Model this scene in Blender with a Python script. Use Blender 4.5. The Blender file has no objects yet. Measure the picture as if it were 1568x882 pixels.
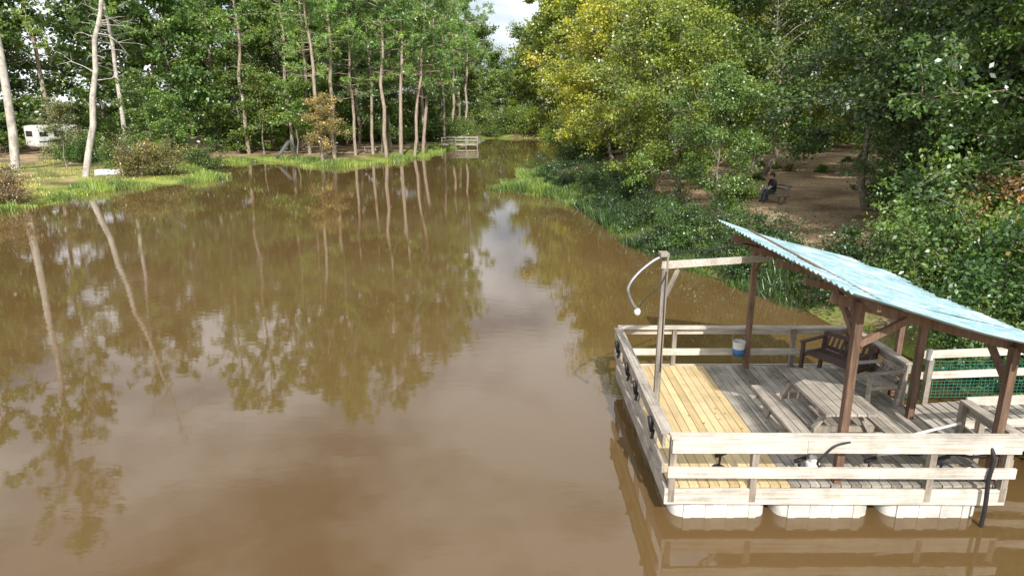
import bpy, math, numpy as np
from mathutils import Vector
R_=math.radians
scene=bpy.context.scene
scene.view_settings.view_transform='Standard'
scene.view_settings.look='None'
scene.view_settings.exposure=0

# ------------------------------------------------------------------ materials
def newmat(name):
    m=bpy.data.materials.new(name); m.use_nodes=True
    nt=m.node_tree; nt.nodes.clear()
    out=nt.nodes.new('ShaderNodeOutputMaterial')
    return m,nt,out
def N(nt,t,**k):
    n=nt.nodes.new(t)
    for a,v in k.items(): setattr(n,a,v)
    return n
def ramp(nt,stops):
    r=nt.nodes.new('ShaderNodeValToRGB')
    e=r.color_ramp.elements
    e[0].position=stops[0][0]; e[0].color=(*stops[0][1],1)
    e[1].position=stops[-1][0]; e[1].color=(*stops[-1][1],1)
    for p,c in stops[1:-1]:
        x=e.new(p); x.color=(*c,1)
    return r
def surf(name,c1,c2,scale=(4,4,4),rough=.7,detail=5,bump=.0,cvmix=.5,metal=0,spec=.4,stain=0):
    """noise + per-part variation"""
    m,nt,out=newmat(name)
    tc=N(nt,'ShaderNodeTexCoord'); mp=N(nt,'ShaderNodeMapping'); mp.inputs['Scale'].default_value=scale
    nz=N(nt,'ShaderNodeTexNoise'); nz.inputs['Scale'].default_value=1; nz.inputs['Detail'].default_value=detail
    nz.inputs['Roughness'].default_value=.65
    at=N(nt,'ShaderNodeAttribute',attribute_name='cv')
    nt.links.new(tc.outputs['Object'],mp.inputs['Vector']); nt.links.new(mp.outputs['Vector'],nz.inputs['Vector'])
    a=N(nt,'ShaderNodeMath',operation='MULTIPLY_ADD'); a.inputs[1].default_value=2.4; a.inputs[2].default_value=-.7
    nt.links.new(nz.outputs['Fac'],a.inputs[0])
    mx=N(nt,'ShaderNodeMix'); mx.inputs[0].default_value=cvmix
    nt.links.new(a.outputs[0],mx.inputs[2]); nt.links.new(at.outputs['Fac'],mx.inputs[3])
    r=ramp(nt,[(0,c1),(1,c2)]); nt.links.new(mx.outputs[0],r.inputs[0])
    col=r.outputs[0]
    p=N(nt,'ShaderNodeBsdfPrincipled'); p.inputs['Roughness'].default_value=rough; p.inputs['Metallic'].default_value=metal
    p.inputs['Specular IOR Level'].default_value=spec
    if stain:
        n2=N(nt,'ShaderNodeTexNoise'); n2.inputs['Scale'].default_value=2.3; n2.inputs['Detail'].default_value=7; n2.inputs['Roughness'].default_value=.7
        nt.links.new(tc.outputs['Object'],n2.inputs['Vector'])
        r2=ramp(nt,[(.36,(1-stain,)*3),(.58,(1,1,1))]); nt.links.new(n2.outputs['Fac'],r2.inputs[0])
        mm=N(nt,'ShaderNodeMix',data_type='RGBA',blend_type='MULTIPLY'); mm.inputs[0].default_value=1
        nt.links.new(col,mm.inputs[6]); nt.links.new(r2.outputs[0],mm.inputs[7]); col=mm.outputs[2]
    nt.links.new(col,p.inputs['Base Color'])
    if bump:
        b=N(nt,'ShaderNodeBump'); b.inputs['Strength'].default_value=bump; b.inputs['Distance'].default_value=.02
        nt.links.new(nz.outputs['Fac'],b.inputs['Height']); nt.links.new(b.outputs[0],p.inputs['Normal'])
    nt.links.new(p.outputs[0],out.inputs[0])
    return m
def leafmat(name):
    m,nt,out=newmat(name)
    oi=N(nt,'ShaderNodeObjectInfo'); at=N(nt,'ShaderNodeAttribute',attribute_name='cv')
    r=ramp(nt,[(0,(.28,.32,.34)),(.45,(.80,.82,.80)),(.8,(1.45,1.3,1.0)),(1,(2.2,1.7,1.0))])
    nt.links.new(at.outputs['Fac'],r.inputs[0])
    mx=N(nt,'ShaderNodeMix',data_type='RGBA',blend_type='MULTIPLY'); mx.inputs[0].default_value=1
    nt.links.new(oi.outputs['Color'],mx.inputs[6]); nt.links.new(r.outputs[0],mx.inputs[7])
    p=N(nt,'ShaderNodeBsdfDiffuse'); nt.links.new(mx.outputs[2],p.inputs[0])
    t=N(nt,'ShaderNodeBsdfTranslucent')
    m2=N(nt,'ShaderNodeMix',data_type='RGBA',blend_type='MULTIPLY'); m2.inputs[0].default_value=1
    nt.links.new(mx.outputs[2],m2.inputs[6]); m2.inputs[7].default_value=(1.4,1.5,.5,1)
    nt.links.new(m2.outputs[2],t.inputs[0])
    ms=N(nt,'ShaderNodeMixShader'); ms.inputs[0].default_value=.22
    nt.links.new(p.outputs[0],ms.inputs[1]); nt.links.new(t.outputs[0],ms.inputs[2])
    gl=N(nt,'ShaderNodeBsdfGlossy'); gl.inputs['Roughness'].default_value=.38; gl.inputs[0].default_value=(.9,.95,1,1)
    m3=N(nt,'ShaderNodeMixShader'); m3.inputs[0].default_value=.06
    nt.links.new(ms.outputs[0],m3.inputs[1]); nt.links.new(gl.outputs[0],m3.inputs[2])
    nt.links.new(m3.outputs[0],out.inputs[0])
    return m
LEAF=leafmat('leaf_foliage')
BARK=surf('bark',(.09,.07,.055),(.38,.33,.27),(9,9,1.6),.9,6,.6,.15)
PBARK=surf('pine_bark',(.17,.12,.09),(.56,.47,.38),(8,8,1.4),.9,6,.6,.15)
WBARK=surf('pale_bark',(.36,.32,.28),(.82,.77,.70),(5,5,1.4),.9,6,.4,.15,stain=.4)
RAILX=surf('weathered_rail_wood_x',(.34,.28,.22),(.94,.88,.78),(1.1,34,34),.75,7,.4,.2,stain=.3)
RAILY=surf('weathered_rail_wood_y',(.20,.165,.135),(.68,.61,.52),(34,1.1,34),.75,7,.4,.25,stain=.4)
DECKN=surf('new_pine_boards',(.50,.35,.16),(.88,.72,.42),(30,1.0,30),.65,6,.2,.5,stain=.18)
DECKO=surf('old_grey_boards',(.16,.14,.12),(.68,.62,.53),(32,1.1,32),.8,7,.35,.5,stain=.38)
POSTM=surf('brown_post_wood',(.075,.042,.028),(.32,.20,.135),(22,22,1.6),.8,6,.3,.3,stain=.3)
GPOST=surf('grey_post_wood',(.16,.13,.105),(.52,.46,.38),(22,22,1.6),.8,6,.3,.3,stain=.4)
BENCHM=surf('dark_stained_wood',(.04,.025,.02),(.17,.11,.085),(14,14,14),.7,6,.2,.5)
PONT=surf('white_plastic_float',(.55,.53,.48),(.85,.84,.80),(3,3,9),.55,6,.1,.2,stain=.25)
PVC=surf('white_pvc',(.72,.72,.70),(.85,.85,.83),(8,8,8),.4,3)
BLACK=surf('black_rubber',(.012,.012,.012),(.04,.04,.045),(8,8,8),.5,3)
GALV=surf('galvanised_steel',(.22,.22,.22),(.42,.42,.43),(9,9,9),.4,3,0,.3,.7)
BLUEP=surf('blue_paint',(.04,.12,.30),(.07,.22,.45),(6,6,6),.5,3)
TEAL=surf('teal_plastic',(.02,.14,.14),(.04,.26,.25),(6,6,6),.4,3)
NET=surf('green_netting',(.02,.13,.09),(.05,.24,.16),(6,6,6),.6,3)
WHITE=surf('white_paint',(.62,.62,.60),(.82,.82,.80),(2,2,2),.5,4)
GLASS=surf('dark_window',(.01,.012,.015),(.04,.045,.05),(2,2,2),.08,2,0,.5,0,.8)
SKIN=surf('skin',(.42,.25,.17),(.52,.33,.23),(9,9,9),.55,3)
SHIRT=surf('dark_shirt',(.02,.022,.03),(.05,.052,.07),(20,20,20),.9,3)
JEANS=surf('blue_jeans',(.04,.06,.11),(.09,.12,.20),(30,30,30),.9,3)
SHOE=surf('shoe_leather',(.03,.02,.015),(.08,.05,.03),(20,20,20),.6,3)
HAIR=surf('brown_hair',(.02,.012,.008),(.06,.035,.02),(60,60,60),.7,3)
DRYL=surf('dry_leaf',(.16,.09,.03),(.50,.34,.12),(9,9,9),.8,3,0,.9)
def roofmat():
    m,nt,out=newmat('light_blue_roof_metal')
    tc=N(nt,'ShaderNodeTexCoord')
    nz=N(nt,'ShaderNodeTexNoise'); nz.inputs['Scale'].default_value=2.2; nz.inputs['Detail'].default_value=9; nz.inputs['Roughness'].default_value=.75
    nt.links.new(tc.outputs['Object'],nz.inputs['Vector'])
    r=ramp(nt,[(.3,(.13,.23,.26)),(.43,(.24,.39,.43)),(.55,(.37,.52,.56)),(.68,(.76,.82,.82))])
    nt.links.new(nz.outputs['Fac'],r.inputs[0])
    p=N(nt,'ShaderNodeBsdfPrincipled'); p.inputs['Roughness'].default_value=.5
    nt.links.new(r.outputs[0],p.inputs['Base Color']); nt.links.new(p.outputs[0],out.inputs[0])
    return m
ROOF=roofmat()

# ------------------------------------------------------------------ builder
class B:
    def __init__(s): s.V=[];s.Q=[];s.M=[];s.C=[];s.S=[];s.n=0
    def add(s,V,Q,m=0,c=.5,sm=False):
        V=np.asarray(V,float);Q=np.asarray(Q,int)
        s.V.append(V);s.Q.append(Q+s.n);s.n+=len(V)
        k=len(Q); s.M.append(np.full(k,m)); s.C.append(np.full(k,c) if np.isscalar(c) else np.asarray(c)); s.S.append(np.full(k,sm))
    def box(s,p1,p2,w,h,m=0,c=None,up=(0,0,1)):
        if c is None: c=RNG.random()
        p1=np.array(p1,float);p2=np.array(p2,float);d=p2-p1;d/=np.linalg.norm(d)
        u=np.array(up,float)
        if abs(d@u)>.97: u=np.array((0,1.,0))
        a=np.cross(d,u);a/=np.linalg.norm(a);b=np.cross(a,d)
        V=[]
        for p in(p1,p2):
            for i,j in((-1,-1),(1,-1),(1,1),(-1,1)): V.append(p+a*i*w/2+b*j*h/2)
        s.add(V,[(0,1,2,3),(7,6,5,4),(0,4,5,1),(1,5,6,2),(2,6,7,3),(3,7,4,0)],m,c)
    def cube(s,c0,sz,m=0,c=None):
        s.box((c0[0],c0[1]-sz[1]/2,c0[2]),(c0[0],c0[1]+sz[1]/2,c0[2]),sz[0],sz[2],m,c)
    def tube(s,P,r,n=6,m=0,c=.5,cap=False):
        P=np.asarray(P,float);k=len(P);r=np.broadcast_to(np.asarray(r,float),(k,)).copy()
        if cap:
            P=np.vstack([P[0],P,P[-1]]);r=np.r_[.0005,r,.0005];k+=2
        T=np.gradient(P,axis=0)
        if cap: T[0]=T[1]=P[2]-P[1];T[-1]=T[-2]=P[-2]-P[-3]
        T/=np.linalg.norm(T,axis=1)[:,None]+1e-9
        ref=np.array((0,0,1.)) if abs(T[:,2]).mean()<.7 else np.array((1.,0,0))
        A=np.cross(T,ref);A/=np.linalg.norm(A,axis=1)[:,None]+1e-9;Bv=np.cross(T,A)
        th=np.arange(n)*2*np.pi/n
        V=P[:,None]+r[:,None,None]*(np.cos(th)[None,:,None]*A[:,None]+np.sin(th)[None,:,None]*Bv[:,None])
        Q=[(i*n+j,i*n+(j+1)%n,(i+1)*n+(j+1)%n,(i+1)*n+j) for i in range(k-1) for j in range(n)]
        s.add(V.reshape(-1,3),Q,m,c,True)
    def sell(s,c0,rad,e=1.,m=0,c=.5,nu=24,nv=12):
        u=np.linspace(0,2*np.pi,nu,endpoint=False);v=np.linspace(-np.pi/2+.01,np.pi/2-.01,nv)
        f=lambda x:np.sign(x)*np.abs(x)**e
        U,W=np.meshgrid(u,v)
        V=np.stack([rad[0]*f(np.cos(U))*f(np.cos(W)),rad[1]*f(np.sin(U))*f(np.cos(W)),rad[2]*f(np.sin(W))],-1).reshape(-1,3)+np.array(c0)
        Q=[(i*nu+j,i*nu+(j+1)%nu,(i+1)*nu+(j+1)%nu,(i+1)*nu+j) for i in range(nv-1) for j in range(nu)]
        s.add(V,Q,m,c,True)
    def mesh(s,name,mats):
        V=np.concatenate(s.V);Q=np.concatenate(s.Q)
        me=bpy.data.meshes.new(name)
        me.vertices.add(len(V));me.vertices.foreach_set('co',V.astype(np.float32).ravel())
        me.loops.add(len(Q)*4);me.loops.foreach_set('vertex_index',Q.astype(np.int32).ravel())
        me.polygons.add(len(Q));me.polygons.foreach_set('loop_start',np.arange(0,len(Q)*4,4,dtype=np.int32))
        me.polygons.foreach_set('material_index',np.concatenate(s.M).astype(np.int32))
        me.polygons.foreach_set('use_smooth',np.concatenate(s.S).astype(bool))
        me.update(calc_edges=True)
        a=me.attributes.new('cv','FLOAT','FACE');a.data.foreach_set('value',np.concatenate(s.C).astype(np.float32))
        for m in mats: me.materials.append(m)
        return me
RNG=np.random.default_rng(7)
def obj(name,me,parent=None,loc=(0,0,0),rot=(0,0,0),sc=1,color=None):
    o=bpy.data.objects.new(name,me);scene.collection.objects.link(o)
    o.location=loc;o.rotation_euler=rot;o.scale=(sc,)*3 if np.isscalar(sc) else sc
    if color: o.color=(*color,1)
    if parent: o.parent=parent
    return o
def empty(name,loc=(0,0,0),rot=(0,0,0)):
    o=bpy.data.objects.new(name,None);scene.collection.objects.link(o);o.location=loc;o.rotation_euler=rot;o.empty_display_size=.3
    return o

# ------------------------------------------------------------------ terrain
SH=np.array([(-27.5,30),(-27.2,36),(-27.3,41),(-26.6,46.5),(-22.8,52.5),(-22.2,54),(-25,57),(-29,61),(-28,67),(-24,69.5),(-20.7,68.5),(-18.5,64),(-16.5,63.2),(-13,67),(-10.8,72),(-9.4,79),(-8.2,88),(-7.5,96),(-6.5,108),(-5.9,117),
 (2,119),(8.5,116),(8.5,100),(7.5,85),(6.5,70),(4.5,60),(2.2,55),(.6,50),(-.4,46.5),(1.2,44),(3.0,42),(4.3,36),(4.8,31),(5.0,27.3),(6.3,23.3),(7.9,19.3),(8.6,16.7),(9.1,14),(9.0,11),(8.5,9),(8.6,6),(9,2),(10,-5),(12,-20),(8,-42),(-10,-48),(-30,-40),(-35,-10),(-32,15)],float)
def sd(X,Y):
    X=np.asarray(X,float);Y=np.asarray(Y,float)
    dm=np.full(X.shape,1e9);ins=np.zeros(X.shape,bool)
    for i in range(len(SH)):
        x1,y1=SH[i];x2,y2=SH[(i+1)%len(SH)]
        dx,dy=x2-x1,y2-y1
        t=np.clip(((X-x1)*dx+(Y-y1)*dy)/(dx*dx+dy*dy),0,1)
        dm=np.minimum(dm,(X-x1-t*dx)**2+(Y-y1-t*dy)**2)
        if dy!=0:
            c=((y1>Y)!=(y2>Y))&(X<dx*(Y-y1)/dy+x1);ins^=c
    d=np.sqrt(dm);return np.where(ins,-d,d)
def wob(X,Y): return .5*np.sin(X*.9+1.3*np.sin(Y*.6))+.3*np.sin(Y*1.7+X*.4)+.2*np.sin(X*2.3-Y*1.1)
def gz(X,Y):
    X=np.asarray(X,float);Y=np.asarray(Y,float)
    d=sd(X,Y)+.35*wob(X,Y)
    right=1/(1+np.exp(-(X-1)/1.5))
    hb=.35+.65*right
    land=hb*(1-np.exp(-np.maximum(d,0)/1.6))+np.minimum(np.maximum(d-2,0)*.028,3.5)+.05*wob(X*.7,Y*.7)*np.clip(d/3,0,1)
    wat=-np.minimum(.35*np.abs(d)+.0,1.6)
    return np.where(d>0,land+.0,wat)
def axis(a,b,st,far):
    c=np.arange(a,b+st/2,st);o=[];s=st;x=b
    while x<far: s*=1.35;x+=s;o.append(x)
    p=[];s=st;x=a
    while x>-far: s*=1.35;x-=s;p.append(x)
    return np.r_[p[::-1],c,o]
ax=axis(-60,45,.5,1500);ay=axis(-50,130,.6,1500)
GX,GY=np.meshgrid(ax,ay);GZ=gz(GX,GY)
b=B();nx=len(ax);ny=len(ay)
ii,jj=np.meshgrid(np.arange(ny-1),np.arange(nx-1),indexing='ij')
q=np.stack([ii*nx+jj,ii*nx+jj+1,(ii+1)*nx+jj+1,(ii+1)*nx+jj],-1).reshape(-1,4)
b.add(np.stack([GX,GY,GZ],-1).reshape(-1,3),q,0,.5,True)
gm,nt,out=newmat('ground_litter_and_grass')
tc=N(nt,'ShaderNodeTexCoord')
n1=N(nt,'ShaderNodeTexNoise');n1.inputs['Scale'].default_value=9;n1.inputs['Detail'].default_value=10;n1.inputs['Roughness'].default_value=.8
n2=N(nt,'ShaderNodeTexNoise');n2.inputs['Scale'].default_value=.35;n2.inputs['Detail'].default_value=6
n3=N(nt,'ShaderNodeTexNoise');n3.inputs['Scale'].default_value=1.2;n3.inputs['Detail'].default_value=9;n3.inputs['Roughness'].default_value=.7
for n in(n1,n2,n3): nt.links.new(tc.outputs['Object'],n.inputs['Vector'])
r1=ramp(nt,[(.3,(.14,.09,.06)),(.5,(.39,.30,.21)),(.68,(.72,.62,.47))])
nt.links.new(n1.outputs['Fac'],r1.inputs[0])
r2=ramp(nt,[(.3,(.08,.13,.03)),(.5,(.22,.30,.07)),(.72,(.44,.44,.19))])
nt.links.new(n1.outputs['Fac'],r2.inputs[0])
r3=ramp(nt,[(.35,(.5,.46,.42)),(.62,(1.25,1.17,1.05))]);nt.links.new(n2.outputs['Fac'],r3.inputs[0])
at=N(nt,'ShaderNodeAttribute',attribute_name='grass')
ma=N(nt,'ShaderNodeMath',operation='ADD');nt.links.new(at.outputs['Fac'],ma.inputs[0]);nt.links.new(n3.outputs['Fac'],ma.inputs[1])
rr=ramp(nt,[(.72,(0,0,0)),(1.0,(1,1,1))]);nt.links.new(ma.outputs[0],rr.inputs[0])
mx=N(nt,'ShaderNodeMix',data_type='RGBA');nt.links.new(rr.outputs[0],mx.inputs[0]);nt.links.new(r1.outputs[0],mx.inputs[6]);nt.links.new(r2.outputs[0],mx.inputs[7])
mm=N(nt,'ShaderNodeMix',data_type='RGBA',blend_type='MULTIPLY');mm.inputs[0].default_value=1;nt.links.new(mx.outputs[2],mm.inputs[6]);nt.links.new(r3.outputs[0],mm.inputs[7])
p=N(nt,'ShaderNodeBsdfDiffuse')
bp=N(nt,'ShaderNodeBump');bp.inputs['Strength'].default_value=.8;bp.inputs['Distance'].default_value=.06;nt.links.new(n1.outputs['Fac'],bp.inputs['Height']);nt.links.new(bp.outputs[0],p.inputs['Normal'])
nt.links.new(mm.outputs[2],p.inputs['Color']);nt.links.new(p.outputs[0],out.inputs[0])
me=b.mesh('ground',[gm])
D=sd(GX,GY)
g=np.where(GX<0,np.clip(1-(D-1)/7,0.0,1)*.6+.0,np.clip(1-D/3,0,1)*.4+.05)
g=np.where((GX<-22)&(GY<60),np.maximum(g,.36),g)
a=me.attributes.new('grass','FLOAT','POINT');a.data.foreach_set('value',g.astype(np.float32).ravel())
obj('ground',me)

# water
wm,nt,out=newmat('murky_pond_water')
tc=N(nt,'ShaderNodeTexCoord')
n1=N(nt,'ShaderNodeTexNoise');n1.inputs['Scale'].default_value=2.6;n1.inputs['Detail'].default_value=5;n1.inputs['Roughness'].default_value=.5
mp=N(nt,'ShaderNodeMapping');mp.inputs['Scale'].default_value=(.75,1.5,1);mp.inputs['Rotation'].default_value=(0,0,.35)
nt.links.new(tc.outputs['Object'],mp.inputs[0]);nt.links.new(mp.outputs[0],n1.inputs['Vector'])
n2=N(nt,'ShaderNodeTexNoise');n2.inputs['Scale'].default_value=.12;n2.inputs['Detail'].default_value=3
nt.links.new(tc.outputs['Object'],n2.inputs['Vector'])
r=ramp(nt,[(.3,(.118,.070,.024)),(.7,(.150,.094,.041))]);nt.links.new(n2.outputs['Fac'],r.inputs[0])
p=N(nt,'ShaderNodeBsdfPrincipled');p.inputs['Roughness'].default_value=.006;p.inputs['IOR'].default_value=1.52
nt.links.new(r.outputs[0],p.inputs['Base Color'])
st=ramp(nt,[(.35,(.15,.15,.15)),(.7,(1,1,1))]);nt.links.new(n2.outputs['Fac'],st.inputs[0])
ml=N(nt,'ShaderNodeMath',operation='MULTIPLY');nt.links.new(n1.outputs['Fac'],ml.inputs[0]);nt.links.new(st.outputs[0],ml.inputs[1])
bp=N(nt,'ShaderNodeBump');bp.inputs['Strength'].default_value=.35;bp.inputs['Distance'].default_value=.008
nt.links.new(ml.outputs[0],bp.inputs['Height']);nt.links.new(bp.outputs[0],p.inputs['Normal']);nt.links.new(p.outputs[0],out.inputs[0])
b=B();b.add([(-50,-70,0),(22,-70,0),(22,135,0),(-50,135,0)],[(0,1,2,3)])
obj('pond_water',b.mesh('pond_water',[wm]))

# ------------------------------------------------------------------ vegetation
def norm(v): return v/(np.linalg.norm(v,axis=-1,keepdims=True)+1e-9)
def leaves(b,rng,centers,n,L,W,cr,flat=.6,upb=.8,m=1):
    C=np.asarray(centers);k=len(C)
    w=rng.random(k)**1.6+.06;idx=rng.choice(k,n,p=w/w.sum())
    cs=rng.random(k)
    sg=cr*(.55+.8*rng.random(k))
    P=C[idx]+rng.normal(size=(n,3))*sg[idx][:,None]*np.array((1,1,flat))
    nr=norm(rng.normal(size=(n,3))+np.array((0,-.25,upb)))
    d=norm(np.cross(nr,rng.normal(size=(n,3))));s_=np.cross(nr,d)
    sc=rng.uniform(.6,1.3,(n,1))
    V=np.stack([P-d*L/2*sc,P+s_*W/2*sc,P+d*L/2*sc,P-s_*W/2*sc],1).reshape(-1,3)
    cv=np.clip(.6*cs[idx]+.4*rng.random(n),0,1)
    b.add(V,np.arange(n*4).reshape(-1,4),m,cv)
def broadleaf(name,seed,H,R,cb,nl,nleaf,ls,cr,tr,bark=BARK,sub=5):
    rng=np.random.default_rng(seed);b=B()
    k=10;z=np.linspace(0,H*.93,k);off=np.cumsum(rng.normal(size=(k,2))*.022*H,axis=0);off[0]=0;off*=.8
    T=np.column_stack([off,z]);rad=tr*(1-np.linspace(0,1,k)**.9*.93);rad[0]*=1.35
    T[0,2]=-.5
    b.tube(T,rad,9,0)
    cen=[]
    for i in range(nl):
        rel=(i+.5)/nl;f=cb+(.98-cb)*rel
        zt=f*H*.93;st=np.array([np.interp(zt,T[:,2],T[:,0]),np.interp(zt,T[:,2],T[:,1]),zt])
        az=i*2.4+rng.normal()*.5;prof=math.sqrt(max(.1,1-((rel-.4)/.68)**2))
        L=R*prof*rng.uniform(.6,1.25);el=R_(-2+58*rel+rng.normal()*12)
        d=np.array([math.cos(az)*math.cos(el),math.sin(az)*math.cos(el),math.sin(el)])
        s=np.linspace(0,1,6)[:,None]
        P=st+d*L*s+np.array((0,0,1))*L*(.2*s-.28*s*s)+np.cumsum(rng.normal(size=(6,3))*.035*L,axis=0)*(s>0)
        b.tube(P,np.linspace(tr*.33*(1.05-.6*rel),.012,6),5,0)
        for q_ in(2,3,4,5): cen.append(P[q_])
        for j in range(sub):
            t=rng.uniform(.25,1);a0=np.array([np.interp(t,s[:,0],P[:,c]) for c in range(3)])
            dd=norm(d+rng.normal(size=3)*.75);l=L*rng.uniform(.2,.45)
            e=a0+dd*l;mid=a0+dd*l*.5+rng.normal(size=3)*.05*l
            b.tube([a0,mid,e],[.03,.018,.006],4,0);cen+= [mid,e]
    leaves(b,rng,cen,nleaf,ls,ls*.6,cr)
    return b.mesh(name,[bark,LEAF])
def pine(name,seed,H,tr,cb,nb,dead=8,bark=PBARK,RL=3.2,live=True):
    rng=np.random.default_rng(seed);b=B()
    k=12;z=np.linspace(0,H,k);off=np.cumsum(rng.normal(size=(k,2))*.006*H,axis=0);off[0]=0
    T=np.column_stack([off,z]);T[0,2]=-.5
    b.tube(T,tr*(1-np.linspace(0,1,k)**1.2*.88),9,0)
    def at(zt): return np.array([np.interp(zt,T[:,2],T[:,0]),np.interp(zt,T[:,2],T[:,1]),zt])
    for i in range(dead):
        st=at(rng.uniform(.3,cb+.05)*H);az=rng.uniform(0,6.3);L=rng.uniform(.5,2.6)
        d=np.array([math.cos(az),math.sin(az),rng.uniform(-.2,.5)])
        P=st+d*L*np.linspace(0,1,4)[:,None]+rng.normal(size=(4,3))*.08*L*np.linspace(0,1,4)[:,None]
        b.tube(P,[.045,.03,.018,.008],4,0)
        for j in range(3):
            e=P[2+j%2];b.tube([e,e+norm(d+rng.normal(size=3)*.7)*L*.4],[.02,.006],3,0)
    A=[];Dr=[];cs=[]
    if live:
        for i in range(nb):
            rel=(i+.5)/nb;st=at((cb+(1-cb)*rel)*H*.99);az=i*2.4+rng.normal()*.6
            L=RL*(math.sqrt(max(.05,1-((rel-.35)/.72)**2)))*rng.uniform(.5,1.25)
            d=norm(np.array([math.cos(az),math.sin(az),-.02+.7*rel+rng.normal()*.15]))
            s=np.linspace(0,1,5)[:,None]
            P=st+d*L*s+np.array((0,0,1))*L*.18*s*s+np.cumsum(rng.normal(size=(5,3))*.04*L,axis=0)*(s>0)
            b.tube(P,np.linspace(.05,.012,5),4,0)
            c0=rng.random()
            for j in range(12):
                t=rng.uniform(.3,1);a0=np.array([np.interp(t,s[:,0],P[:,c]) for c in range(3)])
                dd=norm(d+rng.normal(size=3)*.8+np.array((0,0,.25)));l=rng.uniform(.2,.75)
                b.tube([a0,a0+dd*l],[.016,.008],3,0)
                A.append(a0+dd*l);Dr.append(dd);cs.append(c0*.5+rng.random()*.3)
        A=np.array(A);Dr=np.array(Dr);cs=np.array(cs);m=16
        n=len(A)*m;C=np.repeat(A,m,0);dd=norm(np.repeat(Dr,m,0)*.5+rng.normal(size=(n,3))*.75+np.array((0,0,.1)))
        C=C-np.repeat(Dr,m,0)*rng.uniform(0,.25,(n,1))
        L=rng.uniform(.28,.52,(n,1));s_=norm(np.cross(dd,rng.normal(size=(n,3))))
        V=np.stack([C,C+dd*L*.5+s_*.042,C+dd*L,C+dd*L*.5-s_*.042],1).reshape(-1,3)
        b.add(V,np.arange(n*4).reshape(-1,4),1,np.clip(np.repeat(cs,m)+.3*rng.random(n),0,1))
    return b.mesh(name,[bark,LEAF])
def shrub(name,seed,H,R,ns,nleaf,ls,cr):
    rng=np.random.default_rng(seed);b=B();cen=[]
    for i in range(ns):
        az=rng.uniform(0,6.3);el=R_(rng.uniform(20,85));L=(H if el>.9 else R)*rng.uniform(.6,1.1)
        d=np.array([math.cos(az)*math.cos(el),math.sin(az)*math.cos(el),math.sin(el)])
        s=np.linspace(0,1,5)[:,None];P=np.array((rng.normal()*.1,rng.normal()*.1,-.1))+d*L*s+np.array((0,0,1))*L*(.2*s-.3*s*s)+np.cumsum(rng.normal(size=(5,3))*.04*L,axis=0)*(s>0)
        b.tube(P,[.03,.022,.016,.01,.004],4,0);cen+=[P[1],P[2],P[3],P[4],P[4]+rng.normal(size=3)*.2*cr]
    leaves(b,rng,cen,nleaf,ls,ls*.55,cr,.7,.6)
    return b.mesh(name,[BARK,LEAF])

ON=[broadleaf('oak_near_a',11,12,5.2,.22,30,34000,.195,.36,.22),
    broadleaf('oak_near_b',12,13,5.0,.26,30,34000,.195,.36,.19),
    broadleaf('oak_near_c',13,10,4.4,.14,28,30000,.18,.34,.14)]
HI=broadleaf('oak_high_crown',14,13,5.2,.34,32,30000,.185,.36,.17)
MD=[broadleaf('mid_a',21,19,5.5,.12,40,19000,.43,.50,.26,sub=4),
    broadleaf('mid_b',22,16,5.0,.08,36,17000,.41,.48,.22,sub=4),
    broadleaf('mid_c',23,22,5.2,.22,42,17000,.43,.50,.28,sub=4)]
PN=[pine('pine_a',31,25,.21,.32,54),pine('pine_b',32,27,.20,.38,52,12),pine('pine_c',33,23,.18,.28,54,8)]
PW=pine('pine_pale',34,26,.27,.50,40,14,WBARK)
DEADP=pine('dead_pine',35,20,.23,.95,0,34,WBARK,live=False)
SB=[shrub('shrub_a',41,1.7,1.5,26,8000,.11,.22),shrub('shrub_b',42,2.3,1.5,28,10000,.11,.24),shrub('shrub_c',43,1.1,1.4,22,6000,.12,.18)]
UND=shrub('understory',45,4.5,3.2,26,4500,.36,.5)
THIN=broadleaf('small_tree',44,7,2.2,.35,20,6500,.2,.30,.09)

G1=(.115,.200,.050);G2=(.165,.260,.058);G3=(.070,.130,.040);GD=(.085,.155,.042);Y1=(.38,.40,.068);Y2=(.25,.31,.06);RU=(.36,.20,.075);TAN=(.42,.36,.15);PG=(.185,.325,.09)
rng=np.random.default_rng(99)
def plant(nm,me,x,y,sc=1,col=G1,lean=(0,0),rot=None,zs=1):
    j=rng.uniform(.86,1.16)*rng.uniform(.94,1.06,3)
    z=float(gz(x,y))
    return obj(nm,me,None,(x,y,max(z,-.2)-.05),(lean[0],lean[1],rng.uniform(0,6.28) if rot is None else rot),(sc,sc,sc*zs),tuple(np.array(col)*j))

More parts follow.
